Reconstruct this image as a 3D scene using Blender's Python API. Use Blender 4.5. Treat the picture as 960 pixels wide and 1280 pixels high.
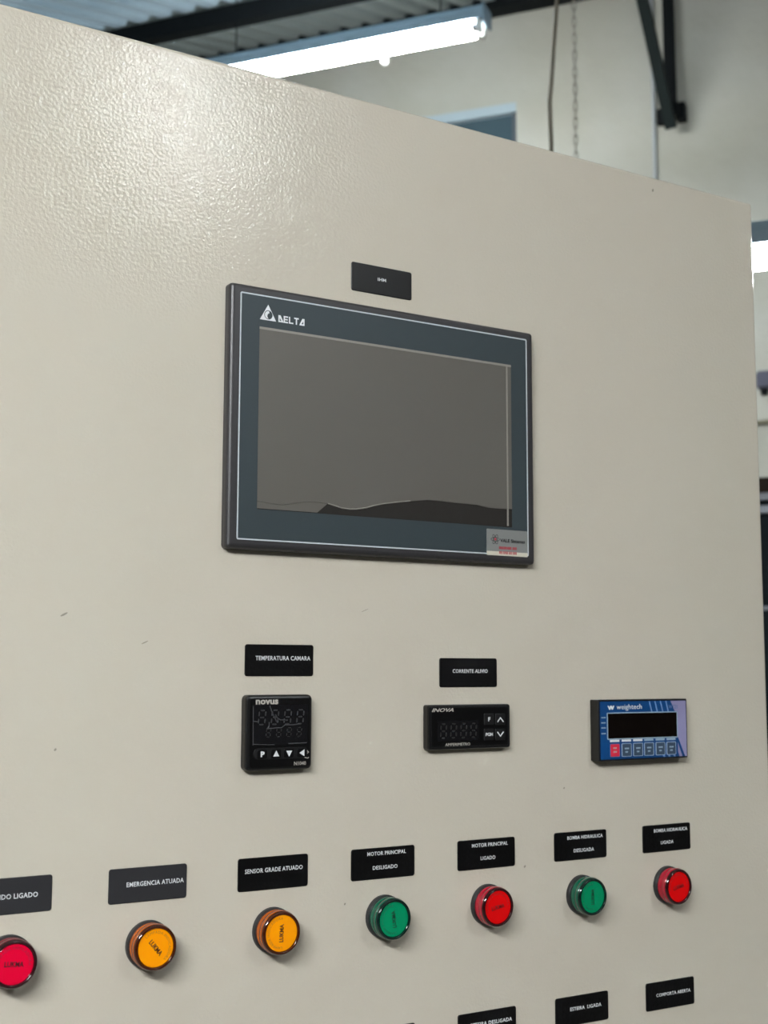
import bpy, bmesh, math, random
from mathutils import Vector, Matrix
random.seed(4)
S = bpy.context.scene
for o in list(bpy.data.objects): bpy.data.objects.remove(o)
COL = S.collection
Z0 = 1.45                       # height of the instrument row above the floor
CAM = Vector((-0.39787, -0.77334, 1.446))

# ------------------------------------------------------------------ camera
cd = bpy.data.cameras.new('camera'); cam = bpy.data.objects.new('camera', cd); COL.objects.link(cam)
F = Vector((0.5227, 0.8444, 0.1177)).normalized(); R_ = Vector((0.8501, -0.5266, 0.0031))
R_ = (R_ - F * R_.dot(F)).normalized(); U_ = R_.cross(F)
M = Matrix((R_, U_, -F)).transposed().to_4x4(); M.translation = CAM
cam.matrix_world = M
cd.sensor_fit = 'VERTICAL'; cd.sensor_height = 36.0; cd.lens = 1632.34 / 1280 * 36.0
cd.clip_start = 0.01; cd.clip_end = 100
cd.dof.use_dof = True; cd.dof.focus_distance = 0.87; cd.dof.aperture_fstop = 12.5
S.camera = cam

# ------------------------------------------------------------------ world, exposure
wd = bpy.data.worlds.new('world'); S.world = wd; wd.use_nodes = True
bg = wd.node_tree.nodes['Background']; bg.inputs[0].default_value = (0.8, 0.88, 1, 1); bg.inputs[1].default_value = 0.3
S.view_settings.view_transform = 'Standard'; S.view_settings.look = 'None'
S.view_settings.exposure = 2.98; S.view_settings.gamma = 1.0; S.view_settings.use_curve_mapping = False
TUBE_STRENGTH = 27.0

# ------------------------------------------------------------------ materials
def lin(r, g, b):
    f = lambda c: (c / 255 / 12.92) if c / 255 <= 0.04045 else ((c / 255 + 0.055) / 1.055) ** 2.4
    return (f(r), f(g), f(b), 1)
def mat(name, rgb, rough=0.5, spec=0.5, metal=0, coat=0, bump=None, vary=None, emit=None):
    m = bpy.data.materials.new(name); m.use_nodes = True; nt = m.node_tree; p = nt.nodes['Principled BSDF']
    p.inputs['Base Color'].default_value = lin(*rgb); p.inputs['Roughness'].default_value = rough
    p.inputs['Specular IOR Level'].default_value = spec; p.inputs['Metallic'].default_value = metal
    p.inputs['Coat Weight'].default_value = coat; p.inputs['Coat Roughness'].default_value = 0.08
    tc = nt.nodes.new('ShaderNodeTexCoord')
    if vary:                                   # (scale, amount, second colour)
        n = nt.nodes.new('ShaderNodeTexNoise'); n.inputs['Scale'].default_value = vary[0]; n.inputs['Detail'].default_value = 6
        nt.links.new(tc.outputs['Object'], n.inputs['Vector'])
        rp = nt.nodes.new('ShaderNodeValToRGB'); rp.color_ramp.elements[0].position = 0.35; rp.color_ramp.elements[1].position = 0.68
        rp.color_ramp.elements[0].color = lin(*rgb); rp.color_ramp.elements[1].color = lin(*vary[2])
        mx = nt.nodes.new('ShaderNodeMix'); mx.data_type = 'RGBA'; mx.inputs[0].default_value = vary[1]
        mx.inputs[6].default_value = lin(*rgb)
        nt.links.new(n.outputs['Fac'], rp.inputs['Fac']); nt.links.new(rp.outputs['Color'], mx.inputs[7])
        nt.links.new(mx.outputs[2], p.inputs['Base Color'])
    if bump:                                   # (scale, distance, detail)
        n = nt.nodes.new('ShaderNodeTexNoise'); n.inputs['Scale'].default_value = bump[0]
        n.inputs['Detail'].default_value = bump[2] if len(bump) > 2 else 1.0
        nt.links.new(tc.outputs['Object'], n.inputs['Vector'])
        b = nt.nodes.new('ShaderNodeBump'); b.inputs['Distance'].default_value = bump[1]; b.inputs['Strength'].default_value = 1
        nt.links.new(n.outputs['Fac'], b.inputs['Height']); nt.links.new(b.outputs['Normal'], p.inputs['Normal'])
    if emit:
        p.inputs['Emission Color'].default_value = (*emit[0], 1); p.inputs['Emission Strength'].default_value = emit[1]
    return m
X = {}
X['paint'] = mat('powder_coat_beige', (196, 189, 174), 0.11, 0.2, bump=(450, 0.00021, 1.0))
X['vinyl'] = mat('black_vinyl', (9, 9, 10), 0.3, 0.45, bump=(420, 0.00022, 1.0))
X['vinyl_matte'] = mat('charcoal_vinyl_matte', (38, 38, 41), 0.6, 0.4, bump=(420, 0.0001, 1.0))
X['vinyl_smooth'] = mat('black_vinyl_smooth', (8, 8, 9), 0.35, 0.4)
X['white_print'] = mat('white_print', (225, 228, 230), 0.5)
X['grey_print'] = mat('grey_print', (185, 180, 172), 0.5)
X['charcoal'] = mat('charcoal_plastic', (52, 51, 53), 0.38, 0.5)
X['slate'] = mat('slate_overlay', (52, 62, 66), 0.45, 0.4)
X['line'] = mat('outline_print', (196, 203, 206), 0.5)
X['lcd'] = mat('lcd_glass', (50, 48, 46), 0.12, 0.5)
X['film'] = mat('grey_protective_film', (97, 94, 88), 0.33, 0.4)  # grey of the reflected wall is put into the film colour
X['film_edge'] = mat('film_edge', (140, 136, 128), 0.35, 0.5)
X['film_side'] = mat('film_side', (118, 115, 107), 0.35, 0.5)
X['silver'] = mat('silver_sticker', (128, 130, 128), 0.35, 0.5)
X['cream'] = mat('cream_sticker', (205, 200, 184), 0.5)
X['redp'] = mat('red_print', (168, 52, 66), 0.5)
X['blackp'] = mat('black_print', (16, 14, 16), 0.5)
X['black'] = mat('black_plastic', (15, 15, 16), 0.32, 0.5)
X['black_face'] = mat('black_overlay', (9, 9, 10), 0.3, 0.4)
X['black_window'] = mat('smoked_window', (22, 22, 24), 0.12, 0.5)
X['digit'] = mat('unlit_segment', (48, 48, 50), 0.4)
X['digit_dim'] = mat('unlit_segment_dim', (33, 33, 33), 0.5)
X['crease_glint'] = mat('film_crease_glint', (66, 66, 69), 0.25, 0.6)  # opaque lighter tone that paints the highlights along film creases
X['keypad'] = mat('key_black', (24, 24, 25), 0.4, 0.4)
X['blue'] = mat('blue_overlay', (10, 66, 122), 0.4, 0.4)
X['lavender'] = mat('lavender_print', (140, 136, 172), 0.4)
X['stripe'] = mat('pale_blue_print', (104, 140, 190), 0.4)
X['frame_print'] = mat('pale_frame_print', (150, 172, 190), 0.4)
X['display'] = mat('brown_black_display', (12, 8, 6), 0.12, 0.4)
X['key_red'] = mat('red_key', (216, 40, 66), 0.4)
X['key_slate'] = mat('slate_key', (56, 74, 94), 0.4)
X['key_edge'] = mat('key_outline', (160, 182, 205), 0.4)
X['faint'] = mat('faint_print', (88, 112, 160), 0.4)
X['collar'] = mat('collar_rubber', (40, 41, 43), 0.45, 0.4)
def lampmats(k, face, side, rim, ink):
    X[k + '_face'] = mat(k + '_lens_face', face, 0.22, 0.4, coat=0.3)
    X[k + '_side'] = mat(k + '_lens_side', side, 0.18, 0.5, coat=0.5)
    X[k + '_rim'] = mat(k + '_lens_rim', rim, 0.1, 0.5, coat=0.6)
    X[k + '_ink'] = mat(k + '_ink', ink, 0.5)
    X[k + '_ink2'] = mat(k + '_ink_faint', tuple((a * .45 + b * .55) for a, b in zip(ink, face)), 0.5)
lampmats('red_overexposed', (226, 2, 52), (120, 22, 40), (48, 14, 20), (74, 8, 22))  # red lens with the pinker tone of overexposure put into its colours
lampmats('amber', (255, 158, 4), (164, 78, 6), (66, 25, 5), (84, 36, 6))
lampmats('green', (4, 140, 92), (6, 88, 66), (6, 34, 28), (4, 66, 44))
lampmats('red', (224, 8, 12), (170, 8, 40), (48, 8, 12), (120, 8, 12))
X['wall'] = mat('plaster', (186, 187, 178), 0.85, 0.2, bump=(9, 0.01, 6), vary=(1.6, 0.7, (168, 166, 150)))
X['wall2'] = mat('plaster_far', (72, 71, 69), 0.85, 0.2, vary=(1.2, 0.4, (64, 63, 61)))  # unseen walls behind the viewer, darkened to cut bounce light on the panel
X['concrete'] = mat('concrete', (96, 95, 91), 0.7, 0.3, vary=(2.5, 0.6, (82, 81, 78)))
X['roof_dull'] = mat('roof_sheet_dull', (196, 202, 200), 0.6, 0.3, vary=(3, 0.4, (170, 174, 172)))
X['roof_pale'] = mat('roof_sheet_pale', (190, 208, 216), 0.45, 0.4, vary=(2, 0.5, (160, 178, 186)))
# translucency added so sky light brightens these roof sheets
X['roof_mid'] = mat('roof_sheet_mid', (150, 160, 158), 0.6, 0.3, vary=(3, 0.4, (126, 134, 132)))
for m_, fac_ in ((X['roof_pale'], 0.2), (X['roof_mid'], 0.015)):
  nt = m_.node_tree; tr = nt.nodes.new('ShaderNodeBsdfTranslucent'); tr.inputs[0].default_value = (0.42, 0.52, 0.55, 1)
  mx = nt.nodes.new('ShaderNodeMixShader'); mx.inputs[0].default_value = fac_
  nt.links.new(nt.nodes['Principled BSDF'].outputs[0], mx.inputs[1]); nt.links.new(tr.outputs[0], mx.inputs[2])
  nt.links.new(mx.outputs[0], nt.nodes['Material Output'].inputs['Surface'])
X['steel'] = mat('dark_painted_steel', (20, 24, 26), 0.7, 0.12)
X['brace'] = mat('green_black_steel', (28, 36, 35), 0.7, 0.12)
X['housing'] = mat('luminaire_grey_blue', (126, 146, 158), 0.45, 0.4)
X['holder'] = mat('lamp_holder_white', (222, 224, 220), 0.5)
X['cap'] = mat('tube_cap_metal', (150, 150, 150), 0.35, 0.5, metal=0.8)
X['tube'] = mat('lit_fluorescent_tube', (240, 245, 245), 0.4, emit=((0.985, 1.0, 1.0), TUBE_STRENGTH))
X['conduit'] = mat('grey_conduit', (176, 182, 184), 0.5)
X['olive'] = mat('olive_conduit', (120, 116, 96), 0.6)
X['cable'] = mat('grey_brown_cable', (124, 116, 100), 0.6)
X['chain'] = mat('chain_steel', (146, 143, 132), 0.5, 0.5, metal=0.4)
X['win_frame'] = mat('pale_blue_frame', (172, 190, 198), 0.45)
X['win_pane'] = mat('dark_window_glass', (66, 86, 95), 0.12, 0.5)
X['win_dark'] = mat('dark_frame', (70, 80, 88), 0.5)
X['jbox'] = mat('dark_violet_box', (64, 66, 84), 0.5)
X['dkbrown'] = mat('dark_brown_board', (28, 23, 18), 0.75, 0.08)
X['dkteal'] = mat('dark_teal_panel', (14, 20, 23), 0.75, 0.08)
X['rail'] = mat('grey_rail', (104, 110, 118), 0.45)
X['speck'] = mat('dark_speck', (140, 133, 120), 0.6)

# ------------------------------------------------------------------ mesh helpers
def link(name, me, m, parent=None, smooth=False):
    me.materials.clear(); me.materials.append(m)
    if smooth:
        for p in me.polygons: p.use_smooth = True
    o = bpy.data.objects.new(name, me); COL.objects.link(o)
    if parent: o.parent = parent
    return o
def obj(name, bm, m, parent=None, smooth=False):
    bmesh.ops.recalc_face_normals(bm, faces=bm.faces)
    me = bpy.data.meshes.new(name); bm.to_mesh(me); bm.free()
    return link(name, me, m, parent, smooth)
def tag(o, label=None, cat=None, group=None, kind=None):
    if label: o['label'] = label
    if cat: o['category'] = cat
    if group: o['group'] = group
    if kind: o['kind'] = kind
    return o
def empty(name, loc, rz=0):
    o = bpy.data.objects.new(name, None); COL.objects.link(o); o.empty_display_size = 0.02
    o.location = loc; o.rotation_euler = (0, 0, rz); return o
def box(bm, x0, x1, y0, y1, z0, z1):
    v = [bm.verts.new(p) for p in ((x0,y0,z0),(x1,y0,z0),(x1,y1,z0),(x0,y1,z0),(x0,y0,z1),(x1,y0,z1),(x1,y1,z1),(x0,y1,z1))]
    for f in ((0,3,2,1),(4,5,6,7),(0,1,5,4),(1,2,6,5),(2,3,7,6),(3,0,4,7)): bm.faces.new([v[i] for i in f])
def rr(w, h, r, seg=4, cx=0, cz=0):
    r = max(min(r, w / 2 - 1e-6, h / 2 - 1e-6), 1e-5); out = []
    for sx, sz, a0 in ((1, 1, 0), (-1, 1, 90), (-1, -1, 180), (1, -1, 270)):
        for k in range(seg + 1):
            a = math.radians(a0 + 90 * k / seg)
            out.append((cx + sx * (w / 2 - r) + r * math.cos(a), cz + sz * (h / 2 - r) + r * math.sin(a)))
    return out
def loft(bm, rings, cap0=True, cap1=True):
    """rings: list of lists of 3-D points, same count"""
    vs = [[bm.verts.new(p) for p in r] for r in rings]; n = len(vs[0])
    for a, b in zip(vs, vs[1:]):
        for i in range(n): bm.faces.new((a[i], a[(i + 1) % n], b[(i + 1) % n], b[i]))
    if cap0: bm.faces.new(vs[0][::-1])
    if cap1: bm.faces.new(vs[-1])
    return vs
def plate(bm, w, h, r, d0, d1, ch=0, steps=1, cx=0, cz=0, seg=4):
    """rounded slab standing on the panel plane: from depth d0 out to d1 (towards -Y), front edge rounded by ch"""
    prof = [(0, d0)]
    if ch > 0:
        for k in range(steps + 1):
            a = math.pi / 2 * k / steps
            if steps == 1: prof = [(0, d0), (0, d1 - ch), (ch, d1)]
            else: prof.append((ch * (1 - math.cos(a)), d1 - ch + ch * math.sin(a)))
    else: prof.append((0, d1))
    loft(bm, [[(x, -d, z) for x, z in rr(w - 2 * i, h - 2 * i, max(r - i, 0.0002), seg, cx, cz)] for i, d in prof])
def poly(bm, pts, d0, d1):
    loft(bm, [[(x, -d0, z) for x, z in pts], [(x, -d1, z) for x, z in pts]])
def frame(bm, w, h, r, t, d0, d1, cx=0, cz=0, seg=4):
    """thin rounded outline of line width t"""
    o = rr(w, h, r, seg, cx, cz); i = rr(w - 2 * t, h - 2 * t, max(r - t, 0.0002), seg, cx, cz); n = len(o)
    L = [[bm.verts.new((x, -d, z)) for x, z in p] for p, d in ((o, d0), (o, d1), (i, d1), (i, d0))]
    for a in range(4):
        A, B = L[a], L[(a + 1) % 4]
        for k in range(n): bm.faces.new((A[k], A[(k + 1) % n], B[(k + 1) % n], B[k]))
def lathe(bm, prof, seg=40, cap0=True, cap1=True):
    """prof: (radius, depth) pairs, axis along -Y"""
    loft(bm, [[(r * math.cos(2 * math.pi * k / seg), -d, r * math.sin(2 * math.pi * k / seg)) for k in range(seg)] for r, d in prof], cap0, cap1)
def tube(bm, pts, r, seg=8, close=False):
    pts = [Vector(p) for p in pts]; rings = []; n = len(pts)
    for i, p in enumerate(pts):
        if close: t = pts[(i + 1) % n] - pts[i - 1]
        else: t = pts[min(i + 1, n - 1)] - pts[max(i - 1, 0)]
        t.normalize(); a = Vector((0, 0, 1)) if abs(t.z) < 0.9 else Vector((1, 0, 0))
        if close: a = Vector((0, 1, 0))
        u = t.cross(a).normalized(); v = t.cross(u)
        rings.append([p + r * (math.cos(2 * math.pi * k / seg) * u + math.sin(2 * math.pi * k / seg) * v) for k in range(seg)])
    if close:
        vs = [[bm.verts.new(q) for q in g] for g in rings]
        for i in range(n):
            A, B = vs[i], vs[(i + 1) % n]
            for k in range(seg): bm.faces.new((A[k], A[(k + 1) % seg], B[(k + 1) % seg], B[k]))
    else: loft(bm, rings)
_tc = {}
def text_mesh(s, bold=0.0, shear=0.0, spacing=1.0):
    """mesh of a line of flat lettering in the XY plane, normalised so that its box starts at (0, 0)"""
    cu = bpy.data.curves.new('t', 'FONT'); cu.body = s; cu.size = 1; cu.offset = bold; cu.shear = shear
    cu.space_character = spacing; cu.resolution_u = 2; cu.extrude = 0.5
    o = bpy.data.objects.new('t', cu); COL.objects.link(o)
    dg = bpy.context.evaluated_depsgraph_get(); dg.update()
    me = bpy.data.meshes.new_from_object(o.evaluated_get(dg))
    bpy.data.objects.remove(o); bpy.data.curves.remove(cu)
    xs = [v.co.x for v in me.vertices]; ys = [v.co.y for v in me.vertices]
    x0, y0 = min(xs), min(ys); W, H = max(xs) - x0, max(ys) - y0
    for v in me.vertices: v.co.x -= x0; v.co.y -= y0
    return me, W, H
def text(name, s, m, parent, d, x0, zc, x1=None, h=None, bold=0.02, shear=0, rot=0, th=0.00012, spacing=1.0):
    """lettering on the panel plane: from x0 (to x1), centred on height zc, letter height h; rot about its centre in degrees"""
    me, W, H = text_mesh(s, bold, shear, spacing)
    if x1 is not None:
        sx = (x1 - x0) / W; sz = h / H if h else sx
    else: sz = h / H; sx = sz
    ca, sa = math.cos(math.radians(rot)), math.sin(math.radians(rot)); cx = x0 + W * sx / 2
    for v in me.vertices:
        x = v.co.x * sx - W * sx / 2; z = v.co.y * sz - H * sz / 2; y = -d - th * (v.co.z + 0.5)
        v.co = (cx + x * ca - z * sa, y, zc + x * sa + z * ca)
    me.name = name
    return link(name, me, m, parent)
def segments(bm, cx, cz, w, h, t, d0, d1, sl=0.1):
    """the seven bars of one display digit"""
    g = t * 0.62
    def bar(xa, za, xb, zb):
        hx = abs(xb - xa) > abs(zb - za)
        if hx: P = [(xa + g, za), (xa + g + t / 2, za + t / 2), (xb - g - t / 2, za + t / 2), (xb - g, za), (xb - g - t / 2, za - t / 2), (xa + g + t / 2, za - t / 2)]
        else: P = [(xa, za + g), (xa + t / 2, za + g + t / 2), (xa + t / 2, zb - g - t / 2), (xa, zb - g), (xa - t / 2, zb - g - t / 2), (xa - t / 2, za + g + t / 2)]
        poly(bm, [(cx + x + sl * z, cz + z) for x, z in P], d0, d1)
    a, b = w / 2, h / 2
    for z in (-b, 0, b): bar(-a, z, a, z)
    for x in (-a, a): bar(x, -b, x, 0); bar(x, 0, x, b)

# ------------------------------------------------------------------ the room (its own axes: a along the far wall, b towards it)
RZ = math.radians(-54.1)
def room(name, bm, m, parent=None, smooth=False):
    o = obj(name, bm, m, parent, smooth)
    if not parent: o.location = (CAM.x, CAM.y, 0); o.rotation_euler = (0, 0, RZ)
    return o
A0, A1, B0, B1 = -7.0, 6.0, -6.0, 6.2
def roof_z(b): return 4.48 + 0.3375 * (max(b, 3.0) - 5.0)
bm = bmesh.new(); box(bm, A0, A1, B0, B1 + .2, -0.1, 0)
tag(room('floor', bm, X['concrete']), 'grey concrete workshop floor', 'floor', kind='structure')
WA0, WA1, WZ0, WZ1 = -2.95, -1.82, 3.25, 4.333
bm = bmesh.new()
box(bm, A0, WA0, B1, B1 + .2, 0, 5.1); box(bm, WA1, A1, B1, B1 + .2, 0, 5.1)
box(bm, WA0, WA1, B1, B1 + .2, 0, WZ0); box(bm, WA0, WA1, B1, B1 + .2, WZ1, 5.1)
tag(room('wall_back', bm, X['wall']), 'stained grey plaster wall behind the cabinet', 'wall', kind='structure')
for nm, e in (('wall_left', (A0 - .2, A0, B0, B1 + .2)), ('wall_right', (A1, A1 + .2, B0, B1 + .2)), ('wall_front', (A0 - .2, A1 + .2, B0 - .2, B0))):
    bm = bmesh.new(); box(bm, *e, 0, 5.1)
    tag(room(nm, bm, X['wall2']), 'plain dark plaster wall of the workshop', 'wall', kind='structure')
# roof: ribbed sheets lying on dark purlins
ceil = empty('ceiling', (CAM.x, CAM.y, 0), RZ)
tag(ceil, 'ribbed metal roof sheets over dark steel purlins', 'roof', kind='structure')
PITCH = 0.125
def sheet_mesh(b0, b1):
    """six ribs wide, following the roof line between b0 and b1"""
    bm = bmesh.new(); prof = []
    for k in range(6):
        x = k * PITCH
        prof += [(x, 0), (x + .055, 0), (x + .070, .045), (x + .110, .045)]
    prof.append((6 * PITCH, 0))
    bs = [b0, b1]
    rows = [[bm.verts.new((x, b, roof_z(b) + z)) for x, z in prof] for b in bs]
    for g in (rows,):
        for i in range(len(prof) - 1): bm.faces.new((g[0][i], g[0][i + 1], g[1][i + 1], g[1][i]))
    bmesh.ops.recalc_face_normals(bm, faces=bm.faces)
    me = bpy.data.meshes.new('roof_sheet'); bm.to_mesh(me); bm.free(); return me
for b0, b1, m in ((5.0, B1 + .2, 'roof_mid'), (3.0, 5.0, 'roof_pale'), (0.0, 3.0, 'roof_dull'), (-3.0, 0.0, 'roof_dull'), (B0 - .2, -3.0, 'roof_dull')):
    me = sheet_mesh(b0, b1); a = A0 - .2
    while a < A1 + .2:
        o = link('roof_sheet', me, X[m], ceil); o.location = (a, 0, 0); a += 6 * PITCH
def purlin(b, zt, h, w, name='purlin', m='steel'):
    bm = bmesh.new(); z0 = zt - h       # C-section: web and two flanges
    box(bm, A0, A1, b - w / 2, b - w / 2 + .006, z0, zt)
    box(bm, A0, A1, b - w / 2 + .006, b + w / 2, z0, z0 + .006); box(bm, A0, A1, b - w / 2 + .006, b + w / 2, zt - .006, zt)
    box(bm, A0, A1, b + w / 2 - .006, b + w / 2, z0 + .006, z0 + .025)
    obj(name, bm, X[m], ceil)
purlin(5.0, 4.455, 0.085, 0.06)
purlin(3.6, 4.00, 0.085, 0.06)
purlin(6.14, 4.868, 0.06, 0.10)
for b in (1.5, -0.9, -3.2, -5.4): purlin(b, 3.80, .085, .06)
# knee brace and post of the roof frame, standing off the far wall
kb = empty('roof_brace', (CAM.x, CAM.y, 0), RZ)
tag(kb, 'dark steel roof brace with slanted strut and upright on plaster wall', 'brace')
def bar(bm, p, q, wx, wy):
    p, q = Vector(p), Vector(q); t = (q - p).normalized(); u = Vector((1, 0, 0)); v = t.cross(u).normalized(); u = v.cross(t)
    loft(bm, [[c + sx * wx / 2 * u + sy * wy / 2 * v for sx, sy in ((1, 1), (-1, 1), (-1, -1), (1, -1))] for c in (p, q)])
bm = bmesh.new(); bar(bm, (-1.027, 6.165, 4.13), (-1.029, 6.165, 4.87), .052, .05); obj('upright', bm, X['steel'], kb)
bm = bmesh.new(); bar(bm, (-1.018, 6.105, 4.03), (-1.085, 5.80, 4.545), .052, .05); bar(bm, (-1.085, 5.80, 4.545), (-1.11, 5.70, 4.71), .052, .05); obj('slanted_strut', bm, X['brace'], kb)
bm = bmesh.new(); box(bm, -1.095, -1.052, 6.15, 6.198, 4.085, 4.155); obj('anchor_plate', bm, X['steel'], kb)
bm = bmesh.new(); box(bm, -1.0, -.955, 6.13, 6.198, 4.085, 4.165); box(bm, -1.0, -.985, 6.10, 6.13, 4.095, 4.155); obj('anchor_plate', bm, X['steel'], kb)
# window high in the far wall
wn = empty('window_1', (CAM.x, CAM.y, 0), RZ); tag(wn, 'high window with pale blue header and dark glass', 'window', kind='structure')
bm = bmesh.new(); box(bm, WA0, WA1, B1 - .005, B1 + .1, WZ1 - .05, WZ1); obj('window_header', bm, X['win_frame'], wn)
bm = bmesh.new(); box(bm, WA0, WA1, B1 + .03, B1 + .045, WZ0 + .05, WZ1 - .05); obj('pane', bm, X['win_pane'], wn)
for a in (WA0, WA1 - .025, (WA0 + WA1) / 2 - .0125):
    bm = bmesh.new(); box(bm, a, a + .025, B1 + .005, B1 + .03, WZ0 + .05, WZ1 - .05); obj('window_frame', bm, X['win_dark'], wn)
bm = bmesh.new(); box(bm, WA0, WA1, B1 - .03, B1 + .1, WZ0, WZ0 + .05); obj('window_sill', bm, X['win_frame'], wn)
# pipes and box on the far wall
bm = bmesh.new(); tube(bm, [(-1.115, 6.185, .2), (-1.115, 6.185, 4.83)], .010, 10)
for z in (0.8, 2.2, 3.6): box(bm, -1.14, -1.09, 6.172, 6.199, z, z + .02)
tag(room('conduit', bm, X['conduit'], smooth=False), 'thin upright pale grey conduit on plaster wall beside roof brace', 'conduit')
bm = bmesh.new(); tube(bm, [(-.95, 6.188, 2.579), (3.5, 6.188, 2.579)], .010, 10)
for a in (-.4, 1.2, 2.8): box(bm, a, a + .02, 6.176, 6.199, 2.562, 2.596)
tag(room('conduit', bm, X['olive']), 'level olive conduit on wall at right edge of picture', 'conduit')
jb = empty('junction_box', (CAM.x, CAM.y, 0), RZ); tag(jb, 'small dark violet junction box on wall at right edge', 'box')
bm = bmesh.new(); box(bm, -.662, -.50, 6.12, 6.199, 2.728, 2.808); bmesh.ops.bevel(bm, geom=bm.edges[:], offset=.008, segments=2, affect='EDGES'); obj('housing', bm, X['jbox'], jb)
bm = bmesh.new(); tube(bm, [(-.63, 6.16, 2.70), (-.63, 6.16, 2.728)], .016, 12); obj('gland', bm, X['steel'], jb)
bm = bmesh.new(); tube(bm, [(-.535, 6.16, 2.70), (-.535, 6.16, 2.728)], .016, 12); obj('gland', bm, X['steel'], jb)
# tall dark storage cupboard by the wall
cb = empty('storage_cupboard', (CAM.x, CAM.y, 0), RZ); tag(cb, 'tall dark cupboard with grey rails at right edge behind cabinet', 'cupboard')
c0, c1, cf, cbk = -.85, .75, 5.6, 6.15
def part(name, m, *e):
    bm = bmesh.new(); box(bm, *e); return obj(name, bm, X[m], cb)
part('carcass', 'dkteal', c0, c1, cf + .03, cbk, 0.08, 2.172)
part('top_board', 'dkbrown', c0 - .01, c1 + .01, cf - .01, cbk, 2.172, 2.236)
part('rail', 'rail', c0, c1, cf, cf + .03, 2.145, 2.172); part('rail', 'rail', c0, c1, cf, cf + .03, 2.088, 2.118)
part('rail', 'rail', c0, c1, cf + .004, cf + .03, 1.685, 1.70)
for i, (a, b) in enumerate(((c0, (c0 + c1) / 2 - .004), ((c0 + c1) / 2 + .004, c1))):
    d = part('door', 'dkteal', a, b, cf + .006, cf + .03, 0.10, 1.68)
    s = b - .06 if i == 0 else a + .04
    bm = bmesh.new(); box(bm, s, s + .02, cf - .02, cf + .006, .95, 1.15); obj('handle', bm, X['rail'], d)
    part('upper_panel', 'dkteal', a, b, cf + .012, cf + .03, 1.705, 2.085)
part('plinth', 'steel', c0 + .02, c1 - .02, cf + .05, cbk, 0, 0.08)

# ------------------------------------------------------------------ fluorescent luminaires
def luminaire(label, a, b, z, chains=False, tag_a=None, L=1.24, rods=True, hang=None):
    """twin-tube batten lamp, centre of its underside at (a, b, z)"""
    p = Vector((CAM.x, CAM.y, 0)) + Matrix.Rotation(RZ, 3, 'Z') @ Vector((a, b, 0))
    e = empty('fluorescent_lamp', (p.x, p.y, z), RZ); tag(e, label, 'lamp', 'fluorescent workshop lamps')
    h = L / 2; bm = bmesh.new()
    pr = [(-.046, 0), (.046, 0), (.046, .03), (.036, .056), (-.036, .056), (-.046, .03)]
    loft(bm, [[(x, q, w) for q, w in pr] for x in (-h, h)]); obj('housing', bm, X['housing'], e)
    for q in (-.024, .024):
        bm = bmesh.new(); tube(bm, [(-h + .045, q, -.025), (h - .045, q, -.025)], .016, 14)
        t = obj('tube', bm, X['tube'], e, True)
        for s in (-1, 1):
            bm = bmesh.new(); tube(bm, [(s * (h - .045), q, -.025), (s * (h - .028), q, -.025)], .0162, 14); obj('end_cap', bm, X['cap'], t)
    for s in (-1, 1):
        for q in (-.024, .024):
            bm = bmesh.new(); x = s * (h - .019); box(bm, x - .009, x + .009, q - .018, q + .018, -.044, 0)
            obj('lamp_holder', bm, X['holder'], e)
        bm = bmesh.new(); x = s * (h + .003); box(bm, x - .003, x + .003, -.050, .050, -.010, .058); obj('end_plate', bm, X['housing'], e)
    if tag_a is not None:
        bm = bmesh.new(); loft(bm, [[(tag_a + r * math.cos(k), -.028 + r * .5 * math.sin(k), w - .012) for k in [i * math.pi / 4 for i in range(8)]] for r, w in ((.005, -.041), (.006, -.05), (.013, -.058), (.012, -.085), (.006, -.098))])
        obj('pull_tag', bm, X['holder'], e)
    if rods:
        for s in (-1, 1):
            bm = bmesh.new(); x = s * (h - .18); tube(bm, [(x, 0, .054), (x, 0, roof_z(b) - z + .0)], .003, 6); obj('hanging_rod', bm, X['steel'], e)
    return e
luminaire('lit twin tube lamp hanging above cabinet top, near roof', -2.035, 4.43, 3.840, tag_a=.222)
lm2 = luminaire('lit low hung twin tube lamp at right edge beside cabinet', -.20, 3.03, 2.405, rods=False)
for a, b, z, lb in ((3.16, -.14, 3.42, 'lit twin tube lamp hanging far to the right behind the viewer'), (.02, -1.0, 2.32, 'lit low hung twin tube lamp just behind the viewer')):
    luminaire(lb, a, b, z)
# chains and flex of the low lamp
def chain(a, b, z0, z1, label):
    p = Vector((CAM.x, CAM.y, 0)) + Matrix.Rotation(RZ, 3, 'Z') @ Vector((a, b, 0))
    e = empty('hanging_chain', (p.x, p.y, z0), RZ); tag(e, label, 'chain', 'lamp chains')
    bm = bmesh.new(); lp = []
    for k in range(16):
        t = 2 * math.pi * k / 16; c, s = math.cos(t), math.sin(t)
        lp.append((0.0046 * c, 0, .0085 * (1 if s > 0 else -1) * (abs(s) > 1e-6) + .0046 * s))
    tube(bm, lp, .0014, 5, close=True); bmesh.ops.recalc_face_normals(bm, faces=bm.faces)
    me = bpy.data.meshes.new('link'); bm.to_mesh(me); bm.free(); z = .0125; k = 0
    while z < z1 - z0 - .005:
        o = link('link', me, X['chain'], e); o.location = (0, 0, z); o.rotation_euler = (0, 0, math.radians(20 + 90 * (k % 2)))
        z += .0218; k += 1
chain(-.738, 3.03, 2.461, 3.805, 'grey steel chain hanging against plaster wall, right of cable')
chain(.33, 3.03, 2.461, 3.805, 'grey steel chain holding far end of low hung lamp')
bm = bmesh.new()
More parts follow.
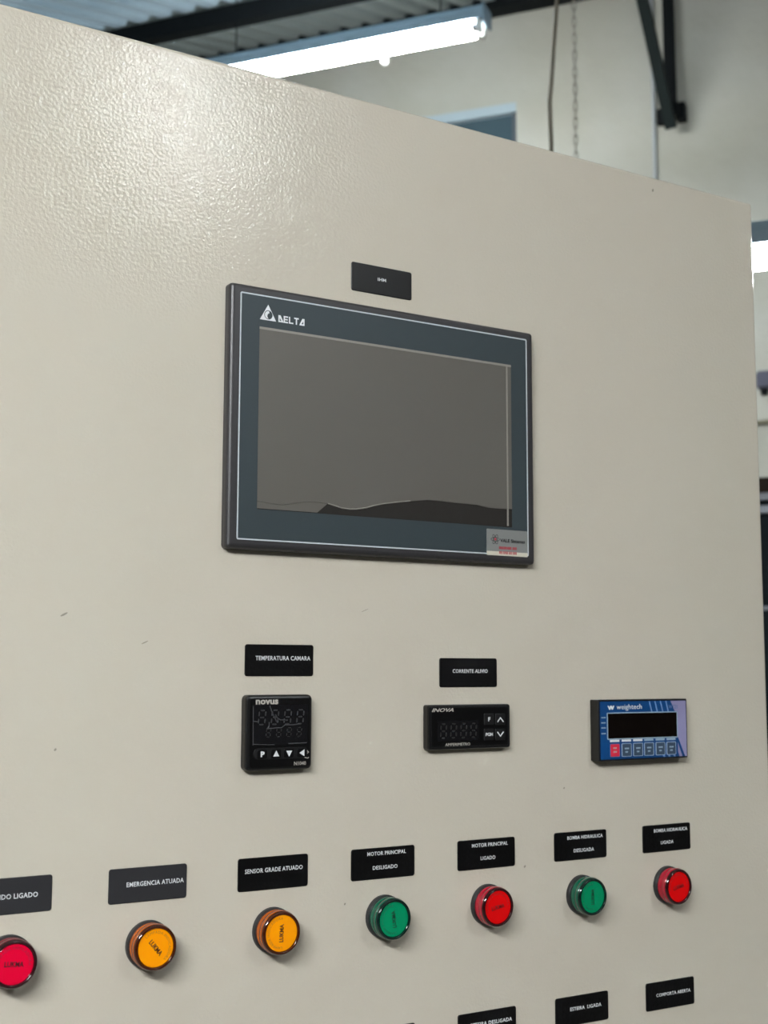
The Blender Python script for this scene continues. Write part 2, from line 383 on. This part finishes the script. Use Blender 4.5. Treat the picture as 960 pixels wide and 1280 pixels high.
tube(bm, [(-.770, 3.0, 3.80), (-.771, 3.0, 3.3), (-.773, 3.0, 3.10), (-.779, 3.0, 3.02), (-.786, 3.0, 2.93), (-.790, 3.0, 2.88), (-.795, 3.0, 2.83), (-.792, 3.0, 2.72), (-.792, 3.0, 2.58), (-.795, 3.02, 2.50), (-.80, 3.03, 2.463)], .0052, 8)
tag(room('power_cable', bm, X['cable'], smooth=True), 'wavy grey brown cable hanging left of the chain', 'cable')

# ------------------------------------------------------------------ the control cabinet
DX0, DX1, DZ0, DZ1 = -0.295, 0.461, 0.12, Z0 + 0.4022
cab = empty('control_cabinet', (0.083, 0.2, 0)); tag(cab, 'beige powder coated steel control cabinet with textured door', 'cabinet')
def loc(o): o.location = Vector(o.location) - Vector((0.083, 0.2, 0)); return o
bm = bmesh.new(); plate(bm, DX1 - DX0, DZ1 - DZ0, .0025, -.02, 0, .003, 4, (DX0 + DX1) / 2, (DZ0 + DZ1) / 2)
loc(obj('door', bm, X['paint'], cab))
bm = bmesh.new(); box(bm, DX0 + .003, DX1 - .003, .022, .42, .1, DZ1 - .003)
bmesh.ops.bevel(bm, geom=bm.edges[:], offset=.004, segments=2, affect='EDGES'); loc(obj('body', bm, X['paint'], cab))
bm = bmesh.new(); box(bm, DX0 + .02, DX1 - .02, .04, .41, 0, .1); loc(obj('plinth', bm, X['charcoal'], cab))
for x, z, r, q in ((-.1461, .0268, .0022, .45), (.0655, .0345, .0028, .2), (.3429, .3903, .0011, 1.2), (-.0941, .0106, .0022, .3), (.0511, -.1609, .0007, 1), (.2022, -.1479, .0009, 1), (-.1488, -.0536, .0008, 1), (.2398, -.0936, .0007, 1)):
    bm = bmesh.new(); loft(bm, [[(x + r * math.cos(t) + (.3 * r * math.sin(t) if q < 1 else 0), -d, Z0 + z + r * q * math.sin(t) + r * .4 * math.cos(t)) for t in [i * math.pi / 4 for i in range(8)]] for d in (.0, .00012)])
    loc(obj('paint_speck', bm, X['speck'], cab))

def on_panel(name, x, z, label, cat, group=None):
    return tag(empty(name, (x, 0, Z0 + z)), label, cat, group)

# ------------------------------------------------------------------ engraved name plates
LW, LH = .0506, .0207
def name_plate(x, z, label, lines, film='vinyl'):
    e = on_panel('name_plate', x, z, label, 'sign', 'black name plates on the door')
    bm = bmesh.new(); plate(bm, LW, LH, .0016, 0, .0007, .0003, 1); obj('plate', bm, X[film], e)
    for s, x0, x1, zc, h in lines:
        text('lettering', s, X['white_print'], e, .0007, x0 - x, zc - z, x1 - x, h, bold=.011, spacing=1.06)
name_plate(.0782, .2698, 'small black plate reading IHM above the touch screen', [('IHM', .0746, .0815, .2706, .0023)], 'vinyl_smooth')
name_plate(0, 0, 'black plate reading TEMPERATURA CAMARA', [('TEMPERATURA CAMARA', -.0178, .0228, .0014, .0029)])
name_plate(.1526, -.008, 'black plate reading CORRENTE ALIVIO', [('CORRENTE ALIVIO', .1385, .1693, -.0069, .0027)], 'vinyl_smooth')
RZ1 = -.1363
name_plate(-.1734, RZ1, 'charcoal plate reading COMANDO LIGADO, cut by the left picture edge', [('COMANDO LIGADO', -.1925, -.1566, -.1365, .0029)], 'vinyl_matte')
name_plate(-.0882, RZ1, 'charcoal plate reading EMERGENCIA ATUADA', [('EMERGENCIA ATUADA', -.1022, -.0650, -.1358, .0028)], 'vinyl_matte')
name_plate(-.0026, RZ1, 'black plate reading SENSOR GRADE ATUADO', [('SENSOR GRADE ATUADO', -.0231, .0186, -.1342, .0028)])
name_plate(.0809, RZ1, 'black plate reading MOTOR PRINCIPAL DESLIGADO', [('MOTOR PRINCIPAL', .0680, .0989, -.1297, .0026), ('DESLIGADO', .0724, .0921, -.1391, .0026)])
name_plate(.1677, RZ1, 'black plate reading MOTOR PRINCIPAL LIGADO', [('MOTOR PRINCIPAL', .1546, .1863, -.1300, .0026), ('LIGADO', .1622, .1751, -.1392, .0026)])
name_plate(.2548, RZ1, 'black plate reading BOMBA HIDRAULICA DESLIGADA', [('BOMBA HIDRAULICA', .2417, .2762, -.1303, .0026), ('DESLIGADA', .2477, .2674, -.1398, .0026)])
name_plate(.3423, RZ1, 'black plate reading BOMBA HIDRAULICA LIGADA', [('BOMBA HIDRAULICA', .3285, .3641, -.1304, .0026), ('LIGADA', .3356, .3490, -.1397, .0026)])
RZ2 = -.2545
name_plate(.0814, RZ2, 'black plate barely showing at the bottom picture edge', [])
name_plate(.1675, RZ2, 'black plate reading ESTEIRA DESLIGADA at the bottom edge', [('ESTEIRA DESLIGADA', .1528, .1889, -.2525, .0026)])
name_plate(.2540, RZ2, 'black plate reading ESTEIRA LIGADA near the bottom edge', [('ESTEIRA  LIGADA', .2424, .2722, -.2532, .0025)])
name_plate(.3425, RZ2, 'black plate reading COMPORTA ABERTA near the bottom edge', [('COMPORTA ABERTA', .3276, .3634, -.2540, .0025)])

# ------------------------------------------------------------------ pilot lights
def pilot(x, z, k, label, rot):
    e = on_panel('pilot_light', x, z, label, 'pilot light', 'round pilot lights on the door')
    bm = bmesh.new(); lathe(bm, [(.0143, 0), (.0143, .0028), (.0138, .0036), (.0128, .0038)]); obj('collar', bm, X['collar'], e, False)
    bm = bmesh.new(); lathe(bm, [(.0128, .0034), (.0134, .0040), (.0134, .0066), (.0129, .0072), (.0129, .0080), (.0137, .0088), (.0138, .0112), (.0136, .0122)], 48, True, True)
    ln = obj('lens', bm, X[k + '_side'], e, False)
    for p in ln.data.polygons: p.use_smooth = len(p.vertices) == 4
    bm = bmesh.new(); lathe(bm, [(.0136, .0122), (.0134, .0132), (.0128, .0140), (.0119, .0142), (.0114, .0137), (.0113, .0130), (.0113, .0122)], 48, False, False)
    obj('rim', bm, X[k + '_rim'], ln, True)
    bm = bmesh.new(); lathe(bm, [(.0113, .0122), (.0113, .0129), (.0109, .0131)], 48); fc = obj('face', bm, X[k + '_face'], ln)
    text('lettering', 'LUKMA', X[k + '_ink'], ln, .0131, -.0055, 0, .0056, .0030, bold=.025, rot=rot)
    # small writing bent round the upper half of the face
    s = 'LAMPADA INDICADORA'; me, W, H = text_mesh(s, 0.0, 0, 1.15); r0 = .0083; arc = math.radians(190); sc = r0 * arc / W
    ra = math.radians(rot)
    for v in me.vertices:
        t = math.radians(90) + ra + arc / 2 - v.co.x * sc / r0; r = r0 + v.co.y * sc * 1.0
        v.co = (r * math.cos(t), -.0131 - .00010 * (v.co.z + .5), r * math.sin(t))
    me.name = 'rim_lettering'; link('rim_lettering', me, X[k + '_ink2'], ln)
    return e
PZ = -.1721
pilot(-.1728, PZ, 'red_overexposed', 'red pilot light at left picture edge, under COMANDO LIGADO plate', -5)
pilot(-.0876, PZ, 'amber', 'amber pilot light under EMERGENCIA ATUADA plate', -50)
pilot(-.0028, PZ, 'amber', 'amber pilot light under SENSOR GRADE ATUADO plate', 88)
pilot(.0815, PZ + .0005, 'green', 'green pilot light under MOTOR PRINCIPAL DESLIGADO plate', 97)
pilot(.1680, PZ + .0005, 'red', 'red pilot light under MOTOR PRINCIPAL LIGADO plate', 9)
pilot(.2548, PZ, 'green', 'green pilot light under BOMBA HIDRAULICA DESLIGADA plate', 90)
pilot(.3416, PZ, 'red', 'red pilot light under BOMBA HIDRAULICA LIGADA plate', 10)

# ------------------------------------------------------------------ operator touch screen
HX, HZ = .0828, .1600
h = on_panel('touch_screen_panel', HX, HZ, 'slate blue operator touch screen with charcoal frame and blank grey display', 'touch screen')
bm = bmesh.new(); plate(bm, .2525, .1768, .0028, 0, .0080, .0035, 4); obj('bezel', bm, X['charcoal'], h)
bm = bmesh.new(); plate(bm, .2385, .1648, .0012, .0078, .0083, 0); ov = obj('overlay', bm, X['slate'], h)
bm = bmesh.new(); frame(bm, .2385, .1648, .0012, .0009, .0080, .00845); obj('outline', bm, X['line'], ov)
sx0, sx1, sz0, sz1 = -.1049, .1041, -.0617, .0606       # display, relative to the centre
bm = bmesh.new(); plate(bm, sx1 - sx0, sz1 - sz0, .0006, .0080, .00835, 0, 1, (sx0 + sx1) / 2, (sz0 + sz1) / 2); sc = obj('screen', bm, X['lcd'], h)
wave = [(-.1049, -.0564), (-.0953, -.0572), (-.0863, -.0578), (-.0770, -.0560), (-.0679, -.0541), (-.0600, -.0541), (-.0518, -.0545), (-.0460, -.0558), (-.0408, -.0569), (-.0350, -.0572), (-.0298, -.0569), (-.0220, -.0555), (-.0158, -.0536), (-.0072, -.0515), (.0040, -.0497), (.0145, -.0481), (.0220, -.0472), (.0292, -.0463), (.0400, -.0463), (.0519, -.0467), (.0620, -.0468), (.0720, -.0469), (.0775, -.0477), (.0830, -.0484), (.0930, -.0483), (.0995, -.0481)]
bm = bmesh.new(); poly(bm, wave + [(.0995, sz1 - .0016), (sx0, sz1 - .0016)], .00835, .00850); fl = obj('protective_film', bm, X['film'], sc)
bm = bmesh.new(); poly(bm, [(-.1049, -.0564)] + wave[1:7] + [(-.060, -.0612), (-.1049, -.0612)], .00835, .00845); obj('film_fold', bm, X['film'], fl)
bm = bmesh.new(); tube(bm, [(x, -.0085, z) for x, z in wave[6:16]], .00045, 5); obj('film_crease', bm, X['film_edge'], fl)  # highlight along the fold, painted as a lighter ridge
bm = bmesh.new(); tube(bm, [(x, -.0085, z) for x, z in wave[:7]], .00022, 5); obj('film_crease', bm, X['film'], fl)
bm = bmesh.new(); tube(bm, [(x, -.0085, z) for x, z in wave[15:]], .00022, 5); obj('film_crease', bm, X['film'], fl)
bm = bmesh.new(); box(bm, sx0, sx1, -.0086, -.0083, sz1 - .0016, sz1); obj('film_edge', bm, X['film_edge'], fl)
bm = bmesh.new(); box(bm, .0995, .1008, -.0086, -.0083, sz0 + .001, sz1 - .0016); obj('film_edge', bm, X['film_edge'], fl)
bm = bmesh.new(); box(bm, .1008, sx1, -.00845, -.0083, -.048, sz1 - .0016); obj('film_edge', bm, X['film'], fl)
# triangle emblem with swirl, and the lettering
def H(x, z): return (x - HX, z - HZ)
lg = bmesh.new(); T = [H(-.0159, .2363), H(-.0220, .2256), H(-.0099, .2256)]; cx, cz = H(-.0157, .2294); ro = .0031
n = 36; inn = [lg.verts.new((cx + ro * math.cos(2 * math.pi * k / n), -.00843, cz + ro * math.sin(2 * math.pi * k / n))) for k in range(n)]
def tri_edge(t):
    # point on the triangle outline in direction t from the swirl centre
    d = (math.cos(t), math.sin(t)); best = None
    for i in range(3):
        (x1, z1), (x2, z2) = T[i], T[(i + 1) % 3]; ex, ez = x2 - x1, z2 - z1
        den = d[0] * ez - d[1] * ex
        if abs(den) < 1e-12: continue
        s = ((x1 - cx) * ez - (z1 - cz) * ex) / den; u = ((x1 - cx) * d[1] - (z1 - cz) * d[0]) / den
        if s > 0 and -1e-6 <= u <= 1 + 1e-6 and (best is None or s < best): best = s
    return cx + best * d[0], cz + best * d[1]
angs = [2 * math.pi * k / n for k in range(n)]
for (x, z) in T:                           # snap the nearest spokes onto the three corners
    ta = math.atan2(z - cz, x - cx) % (2 * math.pi); k = min(range(n), key=lambda i: abs((angs[i] - ta + math.pi) % (2 * math.pi) - math.pi)); angs[k] = ta
out = [lg.verts.new((tri_edge(t)[0], -.00843, tri_edge(t)[1])) for t in angs]
for k in range(n): lg.faces.new((inn[k], inn[(k + 1) % n], out[(k + 1) % n], out[k]))
ex = bmesh.ops.extrude_face_region(lg, geom=lg.faces[:]); bmesh.ops.translate(lg, verts=[v for v in ex['geom'] if isinstance(v, bmesh.types.BMVert)], vec=(0, .00013, 0))
em = obj('emblem', lg, X['white_print'], ov)
bm = bmesh.new(); cr = []
for k in range(13): t = math.radians(80 + 170 * k / 12); cr.append((cx + .0026 * math.cos(t), cz + .0026 * math.sin(t)))
for k in range(13): t = math.radians(250 - 150 * k / 12); cr.append((cx + .0010 + .0018 * math.cos(t), cz - .0008 + .0020 * math.sin(t)))
poly(bm, cr, .0083, .00845); obj('swirl', bm, X['white_print'], em)
bm = bmesh.new(); lx, lz = H(-.0082, .2257); lw, lh = .0199 / 5.15, .0047
GL = {'D': [[(0, 0), (.24, 0), (.24, 1), (0, 1)], [(.24, 0), (1.02, 0), (.93, .2), (.24, .2)], [(.24, 1), (.24, .62), (.62, .2), (.93, .2), (.42, 1)]],
      'E': [[(0, 0), (.24, 0), (.24, 1), (0, 1)], [(.24, 0), (.86, 0), (.86, .2), (.24, .2)], [(.24, .41), (.8, .41), (.8, .59), (.24, .59)], [(.24, .8), (.86, .8), (.86, 1), (.24, 1)]],
      'L': [[(0, 0), (.24, 0), (.24, 1), (0, 1)], [(.24, 0), (.86, 0), (.86, .2), (.24, .2)]],
      'T': [[(0, .8), (.9, .8), (.9, 1), (0, 1)], [(.33, 0), (.57, 0), (.57, .8), (.33, .8)]]}
GL['A'] = [[(1.02 - x, z) for x, z in q][::-1] for q in GL['D']]
for i, ch in enumerate('DELTA'):
    for q in GL[ch]: poly(bm, [(lx + (i * 1.03 + x) * lw, lz + z * lh) for x, z in q], .0083, .00843)
obj('brand_lettering', bm, X['white_print'], ov)
# silver sticker in the lower right corner
st_c = H(.1822, .0866)
bm = bmesh.new(); plate(bm, .0372, .0192, .0005, .0083, .00858, 0, 1, *st_c); stk = obj('sticker', bm, X['silver'], h); tag(stk, 'silver and cream sticker with black and red print')
bm = bmesh.new(); plate(bm, .0372, .0030, .0003, .0085, .00866, 0, 1, st_c[0], st_c[1] - .0081); obj('cream_band', bm, X['cream'], stk)
text('lettering', 'VALE Sistemas', X['blackp'], stk, .00858, H(.1757, 0)[0], H(0, .0882)[1], H(.1985, 0)[0], .0026, bold=.025)
ax, az = H(.1712, .0888)
bm = bmesh.new(); lathe(bm, [(.0010, 0), (.0010, .0001)], 12)
for v in bm.verts: v.co += Vector((ax, -.00858, az))
obj('atom_core', bm, X['redp'], stk)
for rt in (0, 60, 120):
    bm = bmesh.new(); c, s = math.cos(math.radians(rt)), math.sin(math.radians(rt))
    tube(bm, [(ax + .0038 * math.cos(t) * c - .0014 * math.sin(t) * s, -.00860, az + .0038 * math.cos(t) * s + .0014 * math.sin(t) * c) for t in [i * math.pi / 10 for i in range(20)]], .00017, 4, close=True)
    obj('atom_ring', bm, X['blackp'], stk)
for z, runs in ((.0827, (.0035, .0028, .0042, .0040)), (.0792, (.0030, .0046, .0030, .0038))):
    bm = bmesh.new(); x, zz = H(.1746, z)
    for r in runs:                     # two rows of print too small to read
        k = x
        while k < x + r - .0003: box(bm, k, k + .0005, -.00874, -.0085, zz - .0010, zz + .0010); k += .0008
        x += r + .0006
    obj('fine_print', bm, X['redp'], stk)

# ------------------------------------------------------------------ temperature controller
nv = on_panel('temperature_controller', -.0027, -.0465, 'square black temperature controller with creased film under TEMPERATURA CAMARA plate', 'controller')
bm = bmesh.new(); plate(bm, .0484, .0484, .0032, 0, .0072, .0022, 3); obj('bezel', bm, X['black'], nv)
bm = bmesh.new(); plate(bm, .0430, .0440, .0018, .0070, .0074, 0); nf = obj('faceplate', bm, X['black_face'], nv)
text('brand_lettering', 'novus', X['grey_print'], nf, .0074, -.0177, .0196, -.0015, .0031, bold=.035)
bm = bmesh.new(); plate(bm, .0402, .0258, .0006, .0073, .0077, 0, 1, 0, .0048); nw = obj('display_window', bm, X['black_window'], nv)
for i in range(4):
    bm = bmesh.new(); segments(bm, -.0132 + i * .0093, .0098, .0046, .0090, .0010, .0076, .00778); obj('digit', bm, X['digit'], nw)
for i in range(4):
    bm = bmesh.new(); segments(bm, -.0085 + i * .0075, .0000, .0031, .0056, .0007, .0076, .00778); obj('digit', bm, X['digit_dim'], nw)
for i, (pts, r) in enumerate((([(-.0078, .0173), (-.0066, .0140), (-.0050, .0108), (-.0025, .0066)], .00042), ([(-.0036, .0115), (-.0022, .0092), (.0000, .0080), (.0054, .0077)], .0004), ([(-.0080, .0068), (-.0081, .0040), (-.0097, .0024)], .0004), ([(-.0097, .0024), (-.004, .0028), (.0012, .0030), (.0036, .0048), (.0090, .0046), (.0150, .0052)], .00042), ([(-.0199, .0074), (-.0162, .0071)], .0005), ([(-.0196, .0172), (-.0194, -.0078)], .00035), ([(-.0194, -.0072), (-.0120, -.0076), (-.004, -.0079)], .0003), ([(.006, -.0074), (.0196, -.0072)], .0004))):
    bm = bmesh.new(); tube(bm, [(x, -.00775, z) for x, z in pts], r, 5); obj('film_crease', bm, X['crease_glint'], nw)
bm = bmesh.new(); plate(bm, .0398, .0072, .0034, .0073, .0077, .0002, 1, .0009, -.0134); ks = obj('key_strip', bm, X['keypad'], nv)
for i, x in enumerate((-.0126, -.0028, .0066, .0163)):
    bm = bmesh.new(); plate(bm, .0074, .0058, .0012, .0076, .0080, .0002, 1, x, -.0136); ky = obj('key', bm, X['black_face'], nv)
    if i == 0: text('key_symbol', 'P', X['white_print'], ky, .0080, x - .0014, -.0136, x + .0014, .0036, bold=.05)
    else:
        P = {1: [(0, .0021), (-.0022, -.0017), (.0022, -.0017)], 2: [(-.0022, .0017), (0, -.0021), (.0022, .0017)][::-1], 3: [(-.0022, 0), (.0015, -.0022), (.0015, .0022)]}[i]
        bm = bmesh.new(); poly(bm, [(x + a, -.0136 + b) for a, b in P], .0079, .00812); obj('key_symbol', bm, X['white_print'], ky)
text('model_lettering', 'N1040', X['grey_print'], nf, .0074, .0106, -.0203, .0193, .0024, bold=0)
for pts in ([(.0194, -.0118), (.0212, -.0134), (.0200, -.0140)], [(.0182, -.0166), (.0206, -.0172), (.0212, -.0165)]):
    bm = bmesh.new(); tube(bm, [(x, -.0077, z) for x, z in pts], .0003, 5); obj('film_crease', bm, X['grey_print'], nf)  # glints on the creases, painted in a light tone

# ------------------------------------------------------------------ ammeter
iv = on_panel('ammeter', .1496, -.0461, 'black rectangular digital ammeter with four keys under CORRENTE ALIVIO plate', 'ammeter')
bm = bmesh.new(); plate(bm, .0716, .0312, .0018, 0, .0062, .0012, 2); obj('bezel', bm, X['black'], iv)
bm = bmesh.new(); plate(bm, .0682, .0284, .0010, .0060, .0065, 0); fp = obj('faceplate', bm, X['black_face'], iv)
bm = bmesh.new(); frame(bm, .0674, .0276, .0008, .00025, .0064, .00658); obj('outline', bm, X['digit'], fp)
text('brand_lettering', 'INOVA', X['grey_print'], fp, .0065, -.0330, .0120, -.0146, .0026, bold=.02, shear=.35)
bm = bmesh.new(); plate(bm, .0356, .0138, .0005, .0063, .0067, 0, 1, -.0105, -.0026); wn_ = obj('display_window', bm, X['black_window'], iv)
for i in range(4):
    bm = bmesh.new(); segments(bm, -.0232 + i * .0086, -.0026, .0046, .0096, .0012, .0066, .0068, .06); obj('digit', bm, X['digit_dim'], wn_)
text('lettering', 'AMPERIMETRO', X['grey_print'], fp, .0065, -.0216, -.0121, -.0003, .0020, bold=.0)
for s, x, z in (('F', .0161, .0049), ('up', .0262, .0047), ('PGM', .0160, -.0058), ('down', .0261, -.0061)):
    bm = bmesh.new(); plate(bm, .0086, .0082, .0008, .0063, .0071, .0003, 1, x, z); k = obj('key', bm, X['keypad'], iv)
    if s == 'F': text('key_symbol', s, X['white_print'], k, .0071, x - .0008, z, x + .0011, .0030, bold=.03)
    elif s == 'PGM': text('key_symbol', s, X['white_print'], k, .0071, x - .0030, z, x + .0034, .0024, bold=.03)
    else:
        g = 1 if s == 'up' else -1; bm = bmesh.new()
        for sx in (-1, 1):
            q = [(0, .0017 * g), (0, .0006 * g), (sx * .0024, -.0022 * g), (sx * .0030, -.0016 * g)]
            poly(bm, [(x + a, z + b) for a, b in q], .0070, .00722)
        obj('key_symbol', bm, X['white_print'], k)

# ------------------------------------------------------------------ weighing indicator
wt = on_panel('weighing_indicator', .3127, -.0515, 'blue and lavender weighing indicator with dark display and row of six keys', 'indicator')
bm = bmesh.new(); plate(bm, .0925, .0462, .0010, 0, .0090, .0006, 1); obj('bezel', bm, X['black'], wt)
bm = bmesh.new(); plate(bm, .0890, .0434, .0008, .0088, .0094, 0); fa = obj('faceplate', bm, X['blue'], wt)
def pr(name, pts, m, d0=.0093, d1=.00952): bm = bmesh.new(); poly(bm, pts, d0, d1); return obj(name, bm, X[m], fa)
pr('lavender_print', [(.0280, .0216), (.0444, .0216), (.0444, -.0216), (.0425, -.0216), (.0350, -.0060), (.0350, .0135), (.0325, .0135)], 'lavender')
pr('lavender_print', [(.0350, -.0110), (.0395, -.0216), (.0365, -.0216), (.0350, -.0180)], 'lavender')
for x in (.0050, .0108, .0166, .0224): pr('stripe_print', [(x, .0216), (x + .0012, .0216), (x + .0036, .0135), (x + .0024, .0135)], 'stripe', .0093, .00956)
for x in (.0185, .0240, .0295): pr('stripe_print', [(x, -.0196), (x + .0018, -.0196), (x + .0030, -.0216), (x + .0010, -.0216)], 'stripe')
bm = bmesh.new(); frame(bm, .0730, .0204, .0010, .0008, .0093, .0097, -.0015, .0032); obj('display_frame', bm, X['frame_print'], fa)
bm = bmesh.new(); plate(bm, .0716, .0190, .0006, .0093, .0096, 0, 1, -.0015, .0032); obj('display', bm, X['display'], wt)
pr('logo_print', [(-.0372, .0186), (-.0360, .0186), (-.0352, .0170), (-.0344, .0186), (-.0330, .0186), (-.0324, .0172), (-.0316, .0186), (-.0303, .0186), (-.0318, .0155), (-.0330, .0155), (-.0337, .0168), (-.0344, .0155), (-.0356, .0155)][::-1], 'white_print')
text('brand_lettering', 'weightech', X['white_print'], fa, .0094, -.0281, .0170, -.0023, .0050, bold=.0)
text('model_lettering', 'WT21', X['faint'], fa, .0095, .0255, .0170, .0350, .0030, bold=.01)
for z in (.0097, .0058, .0020, -.0023):
    bm = bmesh.new(); x = -.0436
    for r in (.0009, .0007, .0010, .0008): box(bm, x, x + r, -.00955, -.0093, z - .0005, z + .0005); x += r + .0003
    obj('fine_print', bm, X['frame_print'], fa)
for i, x in enumerate((-.0306, -.0188, -.0071, .0043, .0162, .0277)):
    pr('key_bar_print', [(x - .0047, -.0072), (x + .0047, -.0072), (x + .0047, -.0088), (x - .0047, -.0088)], 'white_print' if i in (0, 1, 2) else 'frame_print')
    bm = bmesh.new(); plate(bm, .0094, .0096, .0008, .0093, .0097, .0002, 1, x, -.0151); k = obj('key', bm, X['key_red' if i == 0 else 'key_slate'], wt)
    bm = bmesh.new(); frame(bm, .0098, .0100, .0009, .0004, .0093, .0098, x, -.0151); obj('key_outline', bm, X['key_edge' if i else 'faint'], k)
    bm = bmesh.new()
    for zz, wd_ in ((-.0140, .0040), (-.0166, .0026)) if i else ((-.0134, .0034), (-.0162, .0034)):
        q = x - wd_ / 2
        while q < x + wd_ / 2 - .0002: box(bm, q, q + .0006, -.00985, -.0096, zz - .0006, zz + .0006); q += .0009
    obj('fine_print', bm, X['frame_print'] if i else X['grey_print'], k)
